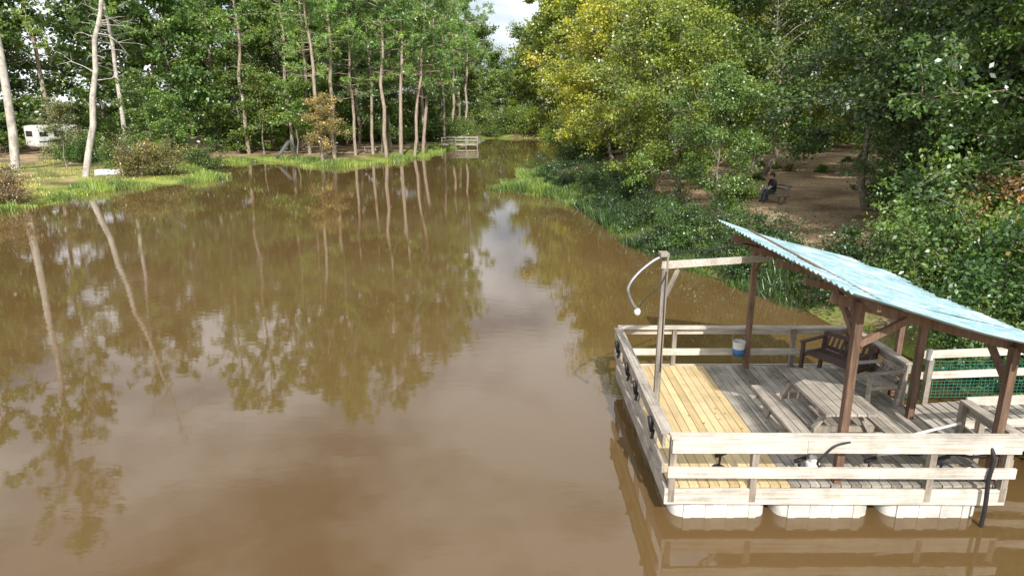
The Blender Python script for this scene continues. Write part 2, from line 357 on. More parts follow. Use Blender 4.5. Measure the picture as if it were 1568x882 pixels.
# pines of the left bank
plant('pine_tree',PW,-38.9,54,1.2,PG,(0,0),0)
plant('dead_pine_tree',DEADP,-31,50,1.05,PG,(0,R_(13)),0)
plant('pine_tree',PW,-36.8,66,.85,PG,(0,R_(-1)),0)
plant('pine_tree',PN[0],-18.6,68,.95,PG,(0,R_(-6)),1)
plant('pine_tree',PN[1],-17.6,69,1.0,PG,(0,R_(-2)),2)
plant('pine_tree',PN[2],-16.2,72,.9,PG)
plant('pine_tree',PN[1],-12.9,71.5,1.0,PG)
plant('pine_tree',PN[0],-11.7,73,1.0,PG,(0,R_(0)))
plant('pine_tree',PN[2],-10.6,75,1.0,PG,(0,R_(6)),0)
plant('pine_tree',PN[0],-9.9,77,.92,PG,(0,R_(4)),0)
for x,y,s in[(-14,80,1.05),(-20,78,1.1),(-24,76,1),(-11,88,1),(-16,90,1.1),(-28,74,1.05),(-46,70,1.1),(-22,86,1.15),(-33,78,1.1),(-13,96,1.0),(-30,88,1.1),(-9.5,99,.95),(-8.6,104,1.15),(-8.3,113,1.15),(-7,109,1.05),(-57,70,1.1),(-36,72,.9),(-18.5,84,1),(-21.5,74,.95),(-14.8,74,.95)]:
    plant('pine_tree',PN[int(rng.integers(3))],x,y,s,PG)
plant('autumn_cypress_tree',THIN,-17.5,66.6,.85,TAN)
plant('small_tree',THIN,-22.5,72,1.1,G2);plant('small_tree',THIN,-29.8,61,.9,G2);plant('small_tree',THIN,-31.8,62,1.1,G1);plant('small_tree',THIN,-36,56,.75,(.26,.27,.14))
plant('small_tree',THIN,-19,75,1.2,G2);plant('small_tree',THIN,-26,73,1.2,G2);plant('small_tree',THIN,-14.5,77,1.1,G1)
for x,y,k,s,c in[(-34,72,1,.95,G1),(-40,72,0,1,G1),(-50.5,68,1,1,G1),(-28.5,84,0,.95,G2),(-56,72,2,1,G1),(-37,88,2,1,G2),(-49,84,0,1.1,G1),(-24,92,1,1.1,G2),(-18,100,0,1,G2),(-31,100,2,1,G1),(-13,106,1,1,G2),(-64,84,0,1.1,G1),(-44,98,0,1.1,G2),(-72,78,1,1.1,G1),(-26,110,2,1,G2),(-12,120,0,.9,G2),(-36,112,0,1.1,G1),(-26.5,78,1,.45,G2),(-60,60,2,.9,G1),(-21,88,1,.7,G2),(-30,76,1,.6,G2)]:
    plant('broadleaf_tree',MD[k],x,y,s,c)
# far end of the pond
for x,y,k,s,c in[(-8,126,1,.75,G2),(-3,130,1,.64,G2),(1.5,128,1,.62,Y2),(6.2,123,0,1.25,Y2),(12,118,0,1.1,Y1),(10,134,2,1.1,Y2),(-12,134,0,1.1,G2),(-3,144,1,.85,G1),(3,146,1,.9,G2),(11.5,106,1,1.2,Y2),(14,95,0,1.0,Y1),(-9,160,0,1.1,G1),(5,165,0,1.1,G1)]:
    plant('broadleaf_tree',MD[k],x,y,s,c)
# right bank
for x,y,k,s,c in[(12.5,84,0,.9,Y1),(11,74,1,.85,Y1),(17,80,2,.9,Y2),(10.5,64,1,.85,Y2),(15,68,0,.85,Y1),(20,64,1,.8,Y2),(24,70,1,.95,Y1),(29,66,0,.9,G2),(36,72,2,1,G1),(42,62,0,1,G2),(34,60,1,.85,Y2),(48,68,0,1.1,RU),(55,60,0,1.1,G2),(48,52,1,.9,G2),(66,58,0,1.2,G1)]:
    plant('broadleaf_tree',MD[k],x,y,s,c)
for x,y,k,s,c in[(7.8,52,2,1.05,Y1),(8.5,44.5,0,.95,Y1),(12.5,54,1,1.1,Y1),(7.6,38.5,2,.9,Y2),(9.6,59,0,1.1,Y1),(7.7,32.0,2,.78,Y2),(17,56,1,1.1,Y1),(7.6,27.5,2,.55,G2),(12.5,47.5,0,1.0,Y2)]:
    plant('sweetgum_tree',ON[k],x,y,s,c)
HT=[(15.0,28.6,.9,GD),(17.4,25,.95,G1),(21,31,1.0,G2),(26,27,1.0,GD),(28,38,1.05,RU),(22,45,1.0,Y2),(33,44,1.1,GD),(15.8,22,.9,GD),(16.5,48,1.05,G2),(15.4,43,1.0,G1)]
for x,y,s,c in HT: plant('oak_tree',HI,x,y,s,c)
for x,y,k,s,c in[(15.0,18.2,1,.72,G1),(21,17,0,.85,GD),(17.5,21.5,2,.85,GD),(20.5,24,2,.95,G1),(23,22,2,1.0,G2),(24.5,33,2,1.0,RU),(14.9,24.2,2,.60,GD),(19.5,29,2,.8,GD),(25,40,2,1,Y2)]:
    plant('oak_tree',ON[k],x,y,s,c)
# shrubs right bank
for i in range(46):
    t=rng.random();y=12+t*34
    xs=np.interp(y,[9,11,14,16.7,19.3,23.3,27.3,31,36,42,44,46.5],[8.5,9,9.1,8.6,7.9,6.3,5,4.8,4.3,3,1.2,-.4])
    x=xs+rng.uniform(.2,2.0)
    if y>38: x+=1.2
    plant('bank_shrub',SB[int(rng.integers(3))],x,y,rng.uniform(.5,.8),[G3,GD,G3,G1][int(rng.integers(4))])
BR=(.22,.18,.08)
for x,y,k,s,c in[(10.5,14,1,1.1,GD),(11.5,15.5,1,1.2,G1),(10.2,16.6,0,1.1,G1),(12.5,13.5,1,1.3,BR),(13.2,16,1,1.2,RU),(11,18.4,1,.9,G1),(14.5,14.5,1,1.3,GD),(9.8,12.2,2,1,G1),(9.0,9.3,2,.7,Y2),(16,20,1,1.1,RU),(18,18.5,1,1.5,GD),(9.4,19,0,.9,GD),(8.5,21.5,0,.9,G3),(12.6,18.2,1,1.1,G1),(15.5,16.6,1,1.4,GD),(17,23,1,1.1,G1),(19,22,1,1.4,GD),(14.2,20,1,1.2,BR),(22,27,1,1.2,RU),(17.5,27.5,1,1.0,G1),(16.6,27.8,2,1.1,BR),(19.5,34,1,.9,G2),(18,33,2,.9,G1),(13.6,19.2,1,1.1,G3)]:
    plant('bank_shrub',SB[k],x,y,s,c)
for i in range(10): plant('ground_plant',SB[2],rng.uniform(11,24),rng.uniform(36,54),rng.uniform(.3,.55),[G1,BR,G2][int(rng.integers(3))])
for x,y,k,s,c in[(-28.2,51.5,1,1.3,(.27,.26,.11)),(-27,53,1,1.2,(.24,.25,.09)),(-29.8,52.6,1,1.1,G1),(-28.7,38.6,1,.95,(.26,.21,.12)),(-29.8,39.5,0,1.0,(.24,.21,.12)),(-27.5,61.5,1,1.2,G1),(-38,62,1,1.3,G1),(-48.5,62,1,1.3,G1),(-52,60,1,1.6,G1),(-40.6,63,0,1.2,G1),(-8.9,101,1,1.8,G2),(-8,108,1,2,G2),(8.5,118,1,2.2,G2),(3,121,1,2.2,Y2),(-3,121,1,2.2,G2),(0,123,1,2.4,G2),(10,92,1,2,Y2),(9.5,83,1,2,G2),(8.5,74,1,2,G1),(7.5,66,1,2,Y2),(10,100,1,2.3,Y1),(10.5,108,1,2.4,G2),(6,60,1,1.5,G1),(6.5,116.5,1,1.6,(.45,.6,.1)),(9,112,1,2.0,Y1)]:
    plant('bank_shrub',SB[k],x,y,s,c)
for i in range(24):
    x=-74+i*2.7+rng.uniform(-1,1);y=rng.uniform(90,106)
    plant('understory_shrub',UND,x,y,rng.uniform(.9,1.3),[G2,G1,G2][int(rng.integers(3))])
for i in range(16):
    x=18+i*2.8+rng.uniform(-1,1);y=rng.uniform(58,74)
    plant('understory_shrub',UND,x,y,rng.uniform(.7,1.1),[G2,G1,Y2][int(rng.integers(3))])
# shoreline grass
def grass(name,X,Y,h,w,col):
    n=len(X);Z=np.maximum(gz(X,Y),-.05);b=B()
    P=np.column_stack([X,Y,Z]);az=rng.uniform(0,6.28,n);s=np.column_stack([np.cos(az),np.sin(az),np.zeros(n)])
    hm=.55+.45*np.sin(X*.8+2*np.sin(Y*.45))*np.sin(Y*.9+X*.2)
    hh=(h*hm*rng.uniform(.5,1.4,n))[:,None];ln=rng.normal(size=(n,3))*.28*hh;ln[:,2]=0
    top=P+ln+np.array((0,0,1))*hh
    V=np.stack([P-s*w/2,P+s*w/2,top+s*w*.12,top-s*w*.12],1).reshape(-1,3)
    cl=.5+.5*np.sin(X*1.3+np.sin(Y*1.1)*2)
    b.add(V,np.arange(4*n).reshape(-1,4),0,np.clip(.45*cl+.5*rng.random(n),0,1))
    return obj(name,b.mesh(name,[LEAF]),color=col)
X=rng.uniform(-36,-5,300000);Y=rng.uniform(30,118,300000);d=sd(X,Y)
k=(d>-.6+.4*np.sin(X*1.1+Y*.7))&(d<1.0+1.1*np.sin(Y*.5+X*.3));X,Y,d=X[k],Y[k],d[k]
grass('shore_grass',X,Y,.5,.055,(.28,.39,.095))
X=rng.uniform(-46,-22,50000);Y=rng.uniform(30,64,50000);d=sd(X,Y);k=(d>.5)&(np.sin(X*.9)+np.sin(Y*.7+X*.3)>-.6);grass('lawn_grass',X[k],Y[k],.16,.05,(.40,.42,.15))
X=rng.uniform(-2,9,90000);Y=rng.uniform(18,60,90000);d=sd(X,Y);k=(d>-.5)&(d<2.2);grass('bank_grass',X[k],Y[k],.7,.04,(.09,.17,.045))
X=rng.uniform(-3,5,60000);Y=rng.uniform(39,56,60000);d=sd(X,Y);k=(d>-.9+.4*np.sin(X*2+Y))&(d<1.4);grass('point_reeds',X[k],Y[k],.7,.045,(.26,.38,.09))

# fallen leaves: on the deck, and floating on the pond near the right bank
def litter(name,P,s0,parent=None):
    n=len(P);az=rng.uniform(0,6.28,n);d=np.column_stack([np.cos(az),np.sin(az),rng.normal(size=n)*.12]);e=np.column_stack([-np.sin(az),np.cos(az),rng.normal(size=n)*.12])
    s=(s0*rng.uniform(.6,1.3,n))[:,None];V=np.stack([P-d*s,P+e*s*.6,P+d*s,P-e*s*.6],1).reshape(-1,3)
    b=B();b.add(V,np.arange(4*n).reshape(-1,4),0,rng.random(n));obj(name,b.mesh(name,[DRYL]),parent)
X=rng.uniform(-2,9,1500);Y=rng.uniform(13,46,1500);d=sd(X,Y);k=(d<-.1)&(d>-2.4)&(rng.random(1500)<np.exp(d*1.2));litter('floating_leaves',np.column_stack([X[k],Y[k],np.full(k.sum(),.010)]),.03)

# ------------------------------------------------------------------ floating dock
dock=empty('floating_dock',(0,0,0))
X0,X1,Y0,Y1=2.12,6.66,8.25,12.75;ZD=.5;RT=1.25
n=170;litter('deck_leaves',np.column_stack([2.4+4.1*rng.random(n)**.6,rng.uniform(8.4,12.6,n),np.full(n,.514)]),.03,dock)
b=B();x=X0+.02;bw=.138;i=0
while x<X1-.05:
    old=x>3.72
    if old:
        cut=rng.choice([10.1,10.9,9.7])
        b.box((x+bw/2,Y0+.03+rng.uniform(0,.02),ZD-.02),(x+bw/2,cut-.004,ZD-.02+rng.uniform(-.003,.004)),bw-.014,.036,1)
        b.box((x+bw/2,cut+.004,ZD-.02),(x+bw/2,Y1-.03,ZD-.02+rng.uniform(-.003,.004)),bw-.014,.036,1)
    else: b.box((x+bw/2,Y0+.03+rng.uniform(0,.02),ZD-.02),(x+bw/2,Y1-.03,ZD-.02+rng.uniform(-.002,.003)),bw-.01,.036,0)
    x+=bw
obj('deck_boards',b.mesh('deck_boards',[DECKN,DECKO]),dock)
b=B()
b.box((X0-.06,Y0-.035,.385),(X1+.02,Y0-.035,.365),.045,.225,0,.85)
b.box((X0-.02,Y1+.05,.385),(X1,Y1+.05,.385),.045,.22,0,.4)
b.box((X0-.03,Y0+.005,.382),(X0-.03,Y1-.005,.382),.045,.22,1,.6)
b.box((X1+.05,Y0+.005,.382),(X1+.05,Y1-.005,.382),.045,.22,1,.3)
for yy in np.arange(Y0+.5,Y1-.2,.6): b.box((X0+.01,yy,.36),(X1-.01,yy,.36),.04,.19,0,.1)
obj('deck_frame',b.mesh('deck_frame',[RAILX,RAILY]),dock)
b=B()
b.box((X0-.0,Y0-.085,1.155),(3.9,Y0-.085,1.148),.042,.19,0,.95);b.box((3.905,Y0-.085,1.152),(X1+.08,Y0-.085,1.135),.040,.185,0,.75)
b.box((X0-.02,Y0-.03,1.272),(X1+.06,Y0-.03,1.250),.15,.036,0,.75)
b.box((X0-.04,Y0-.085,.77),(4.9,Y0-.085,.758),.042,.15,0,.8);b.box((4.905,Y0-.085,.755),(X1+.06,Y0-.085,.748),.040,.146,0,.95)
b.box((X0-.01,Y1+.06,1.2),(X1-.02,Y1+.06,1.2),.04,.14,0,.1)
b.box((X0-.03,Y1,1.285),(X1-.02,Y1,1.285),.15,.036,0,.1)
b.box((X0+.02,Y1-.06,.80),(X1-.02,Y1-.06,.80),.03,.13,0,.7)
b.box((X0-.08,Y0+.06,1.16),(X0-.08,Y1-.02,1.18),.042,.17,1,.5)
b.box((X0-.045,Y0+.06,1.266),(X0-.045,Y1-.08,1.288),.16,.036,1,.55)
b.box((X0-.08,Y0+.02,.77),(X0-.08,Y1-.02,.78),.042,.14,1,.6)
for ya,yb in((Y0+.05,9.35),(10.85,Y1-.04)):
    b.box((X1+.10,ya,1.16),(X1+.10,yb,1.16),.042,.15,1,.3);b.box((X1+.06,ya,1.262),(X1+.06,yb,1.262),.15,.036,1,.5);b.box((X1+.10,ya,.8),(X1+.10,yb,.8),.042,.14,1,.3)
obj('railings',b.mesh('railings',[RAILX,RAILY]),dock)
b=B()
for xx,t in((X0+.03,1.24),(3.25,1.24),(5.62,1.24),(X1-.03,1.24)): b.box((xx,Y0-.015,.30),(xx,Y0-.015,t-.012),.088,.088,0)
for xx in(X0+.03,3.2,5.55): b.box((xx,Y1-.0,.36),(xx,Y1-.0,1.264),.08,.08,0)
for yy in(9.3,10.4,11.5): b.box((X0+.005,yy,.36),(X0+.005,yy,1.245),.08,.085,0)
for yy in(9.3,10.85,11.9): b.box((X1+.02,yy,.36),(X1+.02,yy,1.24),.085,.085,0)
obj('rail_posts',b.mesh('rail_posts',[GPOST]),dock)
b=B()
RF=[(4.45,8.37,3.08),(4.6,12.60,3.0),(6.54,8.37,2.47),(6.58,12.60,2.5),(6.57,10.36,2.5)]
for xx,yy,t in RF: b.box((xx,yy,.36),(xx,yy,t),.10,.10,0)
b.box((6.9,11.5,.4),(6.9,11.5,2.4),.09,.09,0)
b.box((4.47,7.95,3.14),(4.6,13.05,3.10),.05,.15,0)
b.box((6.57,7.95,2.50),(6.64,13.05,2.50),.05,.15,0)
b.box((4.1,8.45,3.11),(6.72,8.45,2.42),.045,.13,0)
b.box((4.1,12.50,3.11),(6.75,12.50,2.40),.045,.13,0)
for yy in(9.3,10.4,11.5): b.box((4.1,yy,3.12),(6.8,yy,2.39),.04,.09,0)
b.box((4.47,8.42,2.55),(4.5,9.1,3.05),.06,.09,0);b.box((4.52,8.4,2.5),(5.1,8.4,2.82),.06,.09,0)
b.box((6.58,8.42,1.9),(6.6,9.0,2.42),.06,.09,0);b.box((4.6,12.55,2.5),(4.58,11.95,3.06),.06,.09,0)
obj('roof_frame',b.mesh('roof_frame',[POSTM]),dock)
b=B()
ends=[6.98,6.84,6.97,6.78,6.93,6.74]
for k,xe in enumerate(ends):
    ya=7.78+k*.9;yb=ya+.93
    yy=np.linspace(ya,yb,50);xx=np.linspace(4.06-.03*(k%2),xe,12)
    XX,YY=np.meshgrid(xx,yy)
    rel=(XX-4.06)/2.85
    ZZ=3.335-.77*rel-.05*np.sin(rel*np.pi)-.03*np.sin((YY-7.78)/5.4*np.pi)*rel+.017*np.sin(YY*2*np.pi/.155)-(YY-7.8)*.006+.008*np.sin(XX*3+k*1.7)+(k%2)*.007+.012*rel*np.sin(k*2.1)
    V=np.stack([XX,YY,ZZ],-1).reshape(-1,3);w=12
    Q=[(i*w+j,i*w+j+1,(i+1)*w+j+1,(i+1)*w+j) for i in range(49) for j in range(11)]
    b.add(V,Q,0,rng.random(),True)
rf=obj('corrugated_roof',b.mesh('corrugated_roof',[ROOF]),dock)
so=rf.modifiers.new('s','SOLIDIFY');so.thickness=.004
b=B()
b.box((2.27,9.95,.5),(2.29,9.95,3.34),.09,.08,0,.15)
b.box((2.25,9.90,3.20),(4.78,12.35,2.76),.05,.11,1,.95)
b.box((2.33,9.98,2.70),(2.55,10.2,3.06),.045,.06,0,.4)
b.box((2.25,9.8,3.37),(2.25,10.0,3.37),.13,.05,0,.5)
obj('mast',b.mesh('mast',[GPOST,RAILX]),dock)
b=B()
def spl(P,n=8):
    P=np.array(P,float);o=[]
    Q_=np.vstack([2*P[0]-P[1],P,2*P[-1]-P[-2]])
    for i in range(1,len(Q_)-2):
        for t in np.linspace(0,1,n,endpoint=False):
            a_,b_,c_,d_=Q_[i-1:i+3];o.append(.5*((2*b_)+(c_-a_)*t+(2*a_-5*b_+4*c_-d_)*t*t+(3*b_-a_-3*c_+d_)*t**3))
    o.append(P[-1]);return np.array(o)
b.tube(spl([(2.3,9.9,3.35),(2.1,9.85,3.28),(1.85,9.8,3.08),(1.72,9.75,2.88),(1.78,9.75,2.68),(1.86,9.75,2.56)]),.024,8,0,.6,True)
b.tube(spl([(2.26,9.9,3.36),(2.7,10.4,3.30),(3.3,11.0,3.20),(4.0,11.7,3.16),(4.5,12.2,3.0)]),.016,6,1,.6,True)
b.tube(spl([(2.3,9.85,3.1),(2.2,9.8,2.9),(2.02,9.78,2.75),(1.9,9.75,2.6)]),.009,5,1,.6,True)
b.sell((1.87,9.75,2.52),(.05,.05,.06),1,2,.5,12,8)
obj('lamp_arm',b.mesh('lamp_arm',[GALV,BLACK,WHITE]),dock)
b=B()
for xx in(2.86,4.30,5.80):
    for yy in(8.95,10.45,11.98):
        b.sell((xx,yy,.03),(.67,.66,.24),.28,0,rng.random(),48,14)
        for q_ in(-.45,-.15,.15,.45): b.cube((xx+q_,yy-.645,.10),(.10,.05,.20),0,.4)
obj('pontoon_floats',b.mesh('pontoon_floats',[PONT]),dock)
b=B()
for xx,yy in((2.95,8.75),(4.02,8.6),(5.0,8.6),(6.05,8.65)):
    z=.485
    b.tube([(xx,yy,z),(xx,yy,z+.03)],.09,12,0,.5,True);b.tube([(xx,yy,z+.03),(xx+.01,yy,z+.22)],.018,8,0,.5,True)
    b.tube([(xx-.07,yy,z+.2),(xx+.09,yy,z+.26)],.03,8,0,.5,True)
for yy in(8.9,10.2,11.0,12.1):
    b.tube([(X0-.12,yy,1.0),(X0-.16,yy+.02,1.22)],.035,8,0,.5,True);b.tube([(X0-.10,yy,1.02),(X0-.14,yy-.1,.94)],.025,8,0,.5,True)
b.tube(spl([(6.3,8.2,1.2),(6.36,8.12,1.0),(6.33,8.1,.7),(6.34,8.08,.3),(6.33,8.08,-.15)]),.028,8,0,.5,True)
b.tube(spl([(6.35,8.2,1.0),(6.2,8.3,.92),(6.05,8.5,.85),(5.9,8.6,.6)]),.022,8,0,.5,True)
b.tube(spl([(4.45,8.15,1.22),(4.25,8.12,1.18),(4.12,8.12,1.05),(4.05,8.14,.92),(4.12,8.2,.82)]),.016,7,0,.5,True)
th=np.linspace(0,14,70);b.tube(np.column_stack([5.95+(.22+.01*np.sin(th*3))*np.cos(th),9.3+.24*np.sin(th),.52+th*.004]),.014,6,0,.5,True)
b.tube([(2.3,9.90,1.5),(2.3,9.9,3.1)],.01,5,0,.5,True)
obj('rod_holders_and_hoses',b.mesh('rod_holders_and_hoses',[BLACK]),dock)
b=B()
b.tube([(5.0,8.42,.9),(5.75,8.5,.93),(6.5,8.6,.95)],.028,8,0,.5,True);b.tube([(4.75,8.5,.55),(6.4,8.55,.6)],.028,8,0,.5,True)
b.tube([(5.1,8.7,.9),(6.5,9.05,1.05)],.022,8,0,.5,True)
b.tube([(4.22,8.62,.50),(4.22,8.62,.66),(4.22,8.62,.67)],[.085,.095,.08],16,0,.5,True);b.tube([(4.22,8.62,.66),(4.22,8.62,.76)],[.05,.05],12,0,.5,True)
b.box((6.70,10.3,1.55),(6.70,10.3,1.72),.08,.06,0,.5)
obj('pvc_pipes',b.mesh('pvc_pipes',[PVC]),dock)

# gangway
gw=empty('gangway');b=B()
xe=12.0
for i_,xx in enumerate(np.arange(6.78,xe,.145)): b.box((xx,9.42,.52+(xx-6.78)*.09),(xx,10.78,.52+(xx-6.78)*.09),.135,.036,1)
for yy in(9.39,10.81): b.box((6.76,yy,.42),(xe,yy,.89),.045,.16,0,.4)
for yy,zt in((9.46,1.20),(10.86,1.42)):
    for xx in(7.05,8.4,9.8,11.2):
        g0=(xx-6.78)*.09;b.box((xx,yy-.07,-.3),(xx,yy-.07,zt-.05+g0*.5),.085,.085,2)
    b.box((6.82,yy,zt),(xe,yy,zt+.22),.042,.13,0,.95);b.box((6.82,yy,zt-.38),(xe,yy,zt-.16),.042,.12,0,.85)
obj('walkway_boards_and_rails',b.mesh('walkway_boards_and_rails',[RAILX,DECKO,GPOST]),gw)
b=B()
for xx in np.arange(6.7,11.2,.07): b.box((xx,10.95,.6),(xx+rng.normal()*.02,10.95,1.25+rng.normal()*.02),.008,.008,0)
for zz in np.arange(.6,1.27,.06): b.box((6.7,10.957,zz),(11.2,10.957,zz+.05),.008,.008,0)
obj('netting',b.mesh('netting',[NET]),gw)

# picnic table
pt=empty('picnic_table',(4.83,9.78,ZD-.0))
b=B();L=.88
for i_ in range(5): b.box((-.30+i_*.15,-L,.74),(-.30+i_*.15,L,.74),.136,.038,0)
for sx in(-1,1):
    for q_ in(0,.145): b.box((sx*(.60+q_),-L,.44),(sx*(.60+q_),L,.44),.133,.038,0)
for yy in(-.6,.6):
    b.box((-.34,yy+.001,.675),(.34,yy+.001,.675),.04,.09,1);b.box((-.80,yy+.045,.375),(.80,yy+.045,.375),.04,.09,1)
    for sx in(-1,1): b.box((sx*.22,yy,.68),(sx*.62,yy,.02),.04,.10,1,None,(0,1,0))
obj('table_boards',b.mesh('table_boards',[RAILY,GPOST]),pt)
def bench(name,loc,rot,mat,W=1.3,bh=.95):
    e=empty(name,loc,rot);b=B()
    for i_ in range(5): b.box((-W/2,-.20+i_*.105,.43),(W/2,-.20+i_*.105,.43),.09,.025,0)
    ns=int(W/.11)
    for i_ in range(ns):
        xx=-W/2+.08+i_*(W-.16)/(ns-1);b.box((xx,.27,.46),(xx,.38,bh),.045,.02,0)
    b.box((-W/2,.385,bh+.02),(W/2,.385,bh+.02),.05,.08,0);b.box((-W/2,.285,.50),(W/2,.285,.50),.04,.06,0)
    for sx in(-1,1):
        b.box((sx*(W/2+.03),-.24,.0),(sx*(W/2+.03),-.24,.64),.06,.06,0);b.box((sx*(W/2+.03),.30,.0),(sx*(W/2+.03),.40,bh+.03),.06,.06,0)
        b.box((sx*(W/2+.03),-.30,.655),(sx*(W/2+.03),.36,.66),.08,.03,0);b.box((sx*(W/2+.03),-.22,.39),(sx*(W/2+.03),.28,.39),.045,.07,0)
    obj('bench_slats_and_frame',b.mesh(name,[mat]),e);return e
bench('garden_bench',(6.02,11.95,ZD),(0,0,R_(-62)),BENCHM,1.0,.72)
bench('wooden_chair',(6.2,10.95,ZD),(0,0,R_(-80)),RAILY,.45,.64)
bk=empty('bucket',(4.40,12.50,.80));b=B()
b.tube([(0,0,0),(0,0,.14)],[.105,.112],20,0,.5,True);b.tube([(0,0,.141),(0,0,.26)],[.112,.12],20,1,.5);b.tube([(0,0,.26),(0,0,.285)],[.127,.127],20,1,.5)
b.tube(spl([(-.12,0,.26),(-.10,.08,.38),(0,.13,.47),(.10,.08,.38),(.12,0,.26)]),.005,5,2,.5)
obj('bucket_body',b.mesh('bucket_body',[BLUEP,WHITE,GALV]),bk)

# ------------------------------------------------------------------ seated person on the right bank
px,py=12.0,31.4;pz=float(gz(px,py))
ps=empty('seated_person',(px,py,pz),(0,0,R_(12)))
vs=[];ed=[];rd=[]
def v(p,r,par=None):
    vs.append(p);rd.append(r);i=len(vs)-1
    if par is not None: ed.append((par,i))
    return i
pe=v((0,0,.53),.15);wa=v((-.01,0,.70),.135,pe);ch=v((-.06,0,.90),.155,wa);nb=v((-.10,0,1.06),.075,ch);nk=v((-.125,0,1.12),.055,nb);hd=v((-.155,0,1.21),.095,nk);v((-.15,0,1.30),.075,hd)
for s in(-1,1):
    h=v((-.04,s*.10,.52),.10,pe);kn=v((-.46,s*.14,.53),.07,h);mk=v((-.47,s*.14,.30),.058,kn);an=v((-.46,s*.14,.10),.042,mk);v((-.62,s*.15,.05),.04,an)
    sh=v((-.08,s*.19,1.0),.065,ch);el=v((-.14,s*.25,.74),.048,sh);wr=v((-.38,s*.09,.72),.032,el)
me=bpy.data.meshes.new('body');me.from_pydata(vs,ed,[])
bo=bpy.data.objects.new('body_tmp',me);scene.collection.objects.link(bo)
bo.modifiers.new('sk','SKIN');sb=bo.modifiers.new('ss','SUBSURF');sb.levels=2;sb.render_levels=2
for i_,d_ in enumerate(me.skin_vertices[0].data): d_.radius=(rd[i_],rd[i_]);d_.use_root=(i_==0)
dg=bpy.context.evaluated_depsgraph_get();me2=bpy.data.meshes.new_from_object(bo.evaluated_get(dg));bpy.data.objects.remove(bo)
for m in(SHIRT,JEANS,SKIN,SHOE): me2.materials.append(m)
for p_ in me2.polygons:
    c=p_.center;p_.use_smooth=True
    k=0
    if c.z>1.09: k=2
    elif c.z<.10: k=3
    elif c.z<.62 and not(c.x<-.2 and c.z>.63): k=1
    elif c.x<-.24 and c.z<.85: k=2
    p_.material_index=k
obj('body',me2,ps)
for s in(-1,1):
    vs=[];ed=[];rd=[]
    pm=v((-.38,s*.09,.72),.028);p2=v((-.43,s*.07,.73),.034,pm)
    for i_ in range(4):
        o=(i_-1.5)*.02;a_=v((-.47,s*.065+o,.735),.009,p2);b_=v((-.50+abs(i_-1.4)*.004,s*.06+o,.72),.0085,a_);v((-.50,s*.055+o,.70),.008,b_)
    t_=v((-.42,s*.03,.745),.010,p2);v((-.45,s*.015,.75),.009,t_)
    me=bpy.data.meshes.new('hand');me.from_pydata(vs,ed,[]);ho=bpy.data.objects.new('hand',me);scene.collection.objects.link(ho)
    ho.modifiers.new('sk','SKIN');sb=ho.modifiers.new('ss','SUBSURF');sb.levels=1;sb.render_levels=1
    for i_,d_ in enumerate(me.skin_vertices[0].data): d_.radius=(rd[i_],rd[i_]);d_.use_root=(i_==0)
    me.materials.append(SKIN);ho.parent=ps
b=B()
b.sell((-.145,0,1.285),(.115,.105,.10),1,0,.5,20,12)
b.sell((-.10,0,1.22),(.09,.10,.11),1,0,.5,20,12)
for s in(-1,1):
    b.sell((-.255,s*.035,1.225),(.014,.016,.010),1,1,.5,10,6);b.sell((-.16,s*.10,1.21),(.025,.014,.035),1,2,.5,10,6)
b.sell((-.272,0,1.195),(.022,.014,.024),1,2,.5,10,6);b.sell((-.255,0,1.155),(.012,.028,.008),1,3,.5,10,6)
b.box((-.47,0,.75),(-.50,0,.78),.08,.15,1,.5)
obj('hair_and_face',b.mesh('hair_and_face',[HAIR,BLACK,SKIN,SHOE]),ps)
pb=empty('park_bench',(px+.05,py,pz),(0,0,R_(12)));b=B()
b.box((-.16,-.8,.37),(-.16,1.0,.37),.14,.04,0);b.box((0,-.8,.37),(0,1.0,.37),.14,.04,0);b.box((.16,-.8,.37),(.16,1.0,.37),.14,.04,0)
for yy in(-.6,.8):
    for xx in(-.16,.16): b.box((xx,yy,-.15),(xx,yy,.35),.07,.07,0)
    b.box((.2,yy,.3),(.32,yy,.85),.05,.06,0)
b.box((.29,-.8,.62),(.29,1.0,.62),.03,.1,0);b.box((.33,-.8,.78),(.33,1.0,.78),.03,.1,0)
obj('bench_frame',b.mesh('bench_frame',[GPOST]),pb)
def ptable(x,y,r,mat=GPOST):
    e=empty('picnic_table',(x,y,float(gz(x,y))-.02),(0,0,r));b=B()
    for i_ in range(5): b.box((-.30+i_*.15,-.9,.74),(-.30+i_*.15,.9,.74),.14,.04,0)
    for sx in(-1,1): b.box((sx*.68,-.9,.44),(sx*.68,.9,.44),.27,.04,0)
    for yy in(-.6,.6):
        b.box((-.80,yy+.045,.375),(.80,yy+.045,.375),.04,.09,0)
        for sx in(-1,1): b.box((sx*.22,yy,.70),(sx*.62,yy,-.1),.04,.10,0,None,(0,1,0))
    obj('table_boards',b.mesh('table_boards2',[mat]),e)
ptable(-15.2,75,1.4,GPOST);ptable(11.0,37,.3,GPOST)

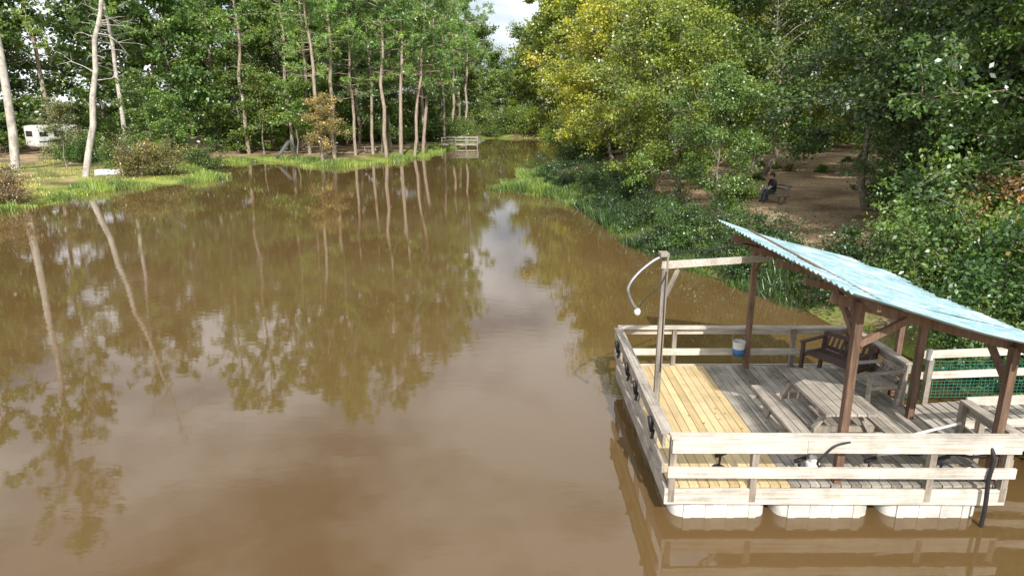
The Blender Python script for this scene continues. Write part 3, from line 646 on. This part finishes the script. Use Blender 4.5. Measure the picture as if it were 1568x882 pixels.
# ------------------------------------------------------------------ small things on the banks
def boat(name,x,y,r,mat,L=1.9,flip=False,z=None):
    e=empty(name,(x,y,(float(gz(x,y)) if z is None else z)+(.45 if flip else .02)),(R_(180) if flip else 0,0,r));b=B()
    n=16;t=np.linspace(-1,1,n);w=.62*(1-np.clip(t,0,1)**2.4)*(1-.1*np.clip(-t,0,1));dep=.42
    prof=[(1,dep),(.95,.22),(.7,.03),(0,0),(-.7,.03),(-.95,.22),(-1,dep)]
    V=[(t[i]*L,w[i]*a_,z_+.12*max(t[i],0)**2) for i in range(n) for a_,z_ in prof]
    Q=[(i*7+j,(i+1)*7+j,(i+1)*7+j+1,i*7+j+1) for i in range(n-1) for j in range(6)]
    Q.append((0,2,4,6));b.add(V,Q,0,.5,True)
    for q_ in(-.9,.1): b.box((q_,-.55,.3),(q_,.55,.3),.24,.03,0,.4)
    o=obj('hull',b.mesh('hull',[mat]),e);sm=o.modifiers.new('s','SOLIDIFY');sm.thickness=.03
boat('rowboat',-29.6,51.6,.5,WHITE,1.4,True)
boat('rowboat',2.6,55.2,.8,GALV,1.6)
cp=empty('camper_trailer',(-46.0,70,float(gz(-46,70))+.2),(0,0,R_(64)));cp.scale=(.85,.85,.85);b=B()
b.sell((0,0,1.75),(2.6,1.15,1.25),.18,0,.6,40,14);b.cube((0,-1.17,2.0),(1.1,.03,.6),1,.5);b.cube((-1.7,-1.17,2.0),(.9,.03,.5),1,.5);b.cube((1.5,-1.17,1.6),(.7,.03,1.7),0,.1);b.cube((0,-1.165,1.15),(4.6,.02,.15),2,.5)
b.cube((-2.61,0,2.05),(.03,1.2,.6),1,.5)
for xx in(-.4,.45): b.tube([(xx,-1.15,.35),(xx,-.9,.35)],.35,18,3,.5,True);b.tube([(xx,.9,.35),(xx,1.15,.35)],.35,18,3,.5,True)
b.box((2.5,0,.5),(3.7,0,.45),.1,.1,3)
obj('camper_body',b.mesh('camper_body',[WHITE,GLASS,TEAL,BLACK]),cp)
sx_,sy_=-22.6,71.5;se=empty('playground_slide',(sx_,sy_,float(gz(sx_,sy_))),(0,0,R_(235)));se.scale=(.8,.8,.8);b=B()
P=spl([(0,0,2.0),(.5,0,1.9),(1.3,0,1.1),(2.1,0,.35),(2.7,0,.25)])
for i_ in range(len(P)-1):
    b.box(P[i_],P[i_+1],.5,.03,0,.5);b.box(P[i_]+(0,.25,.08),P[i_+1]+(0,.25,.08),.03,.18,0,.7);b.box(P[i_]+(0,-.25,.08),P[i_+1]+(0,-.25,.08),.03,.18,0,.7)
for yy in(-.25,.25): b.tube([(-.5,yy,0),(-.05,yy,2.0),(-.05,yy,2.6)],.03,8,1,.5,True);b.tube([(1.3,yy,0),(1.3,yy,1.1)],.03,8,1,.5,True)
for zz in np.arange(.3,2,.3): b.tube([(-.5+zz*.225,-.25,zz),(-.5+zz*.225,.25,zz)],.02,6,1,.5,True)
obj('slide_and_ladder',b.mesh('slide_and_ladder',[GALV,TEAL]),se)
fp=empty('fishing_pier',(-7.0,94,0));b=B()
for xx in np.arange(-2.4,2.6,.2): b.box((xx,-1.5,.45),(xx,1.5,.45),.18,.04,0,None)
for yy in(-1.5,1.5):
    b.box((-2.4,yy,.37),(2.5,yy,.37),.05,.16,0,.5);b.box((-2.4,yy,1.3),(2.5,yy,1.3),.05,.10,0,.8);b.box((-2.4,yy,.9),(2.5,yy,.9),.04,.08,0,.7)
    for xx in(-2.3,-.7,.9,2.4): b.box((xx,yy,-1.2),(xx,yy,1.34),.09,.09,0,.5)
b.box((2.47,-1.5,1.3),(2.47,1.5,1.3),.05,.10,0,.8)
obj('pier_boards',b.mesh('pier_boards',[RAILY]),fp)

# ------------------------------------------------------------------ world, sun, camera
sun_dir=Vector((.10,-1.0,.76)).normalized()
w=bpy.data.worlds.new('World');scene.world=w;w.use_nodes=True;nt=w.node_tree;nt.nodes.clear()
out=N(nt,'ShaderNodeOutputWorld');bg=N(nt,'ShaderNodeBackground');bg.inputs[1].default_value=.10
sk=N(nt,'ShaderNodeTexSky',sky_type='NISHITA');sk.sun_disc=False;sk.sun_elevation=math.asin(sun_dir.z);sk.sun_rotation=math.atan2(sun_dir.x,sun_dir.y);sk.dust_density=1.5
tc=N(nt,'ShaderNodeTexCoord');mp=N(nt,'ShaderNodeMapping');mp.inputs['Scale'].default_value=(1,1,2.2);mp.inputs['Location'].default_value=(.3,.1,.2)
nz=N(nt,'ShaderNodeTexNoise');nz.inputs['Scale'].default_value=2.4;nz.inputs['Detail'].default_value=8;nz.inputs['Roughness'].default_value=.55
nt.links.new(tc.outputs['Generated'],mp.inputs[0]);nt.links.new(mp.outputs[0],nz.inputs['Vector'])
r=ramp(nt,[(.39,(0,0,0)),(.55,(1,1,1))]);nt.links.new(nz.outputs['Fac'],r.inputs[0])
mx=N(nt,'ShaderNodeMix',data_type='RGBA');nt.links.new(r.outputs[0],mx.inputs[0]);nt.links.new(sk.outputs[0],mx.inputs[6]);mx.inputs[7].default_value=(13.5,13.8,14.2,1)
nt.links.new(mx.outputs[2],bg.inputs[0]);nt.links.new(bg.outputs[0],out.inputs[0])
sl=bpy.data.lights.new('sun','SUN');sl.energy=5.0;sl.angle=R_(.5);sl.color=(1,.95,.87)
so=bpy.data.objects.new('sun',sl);scene.collection.objects.link(so);so.rotation_euler=sun_dir.to_track_quat('Z','Y').to_euler();so.location=(0,-20,40)
cam=bpy.data.cameras.new('camera');cam.lens=24;cam.sensor_width=36;cam.sensor_fit='HORIZONTAL';cam.clip_end=4000;cam.clip_start=.1
co=bpy.data.objects.new('camera',cam);scene.collection.objects.link(co);co.location=(0,0,5.5);co.rotation_euler=(R_(75),0,0)
scene.camera=co
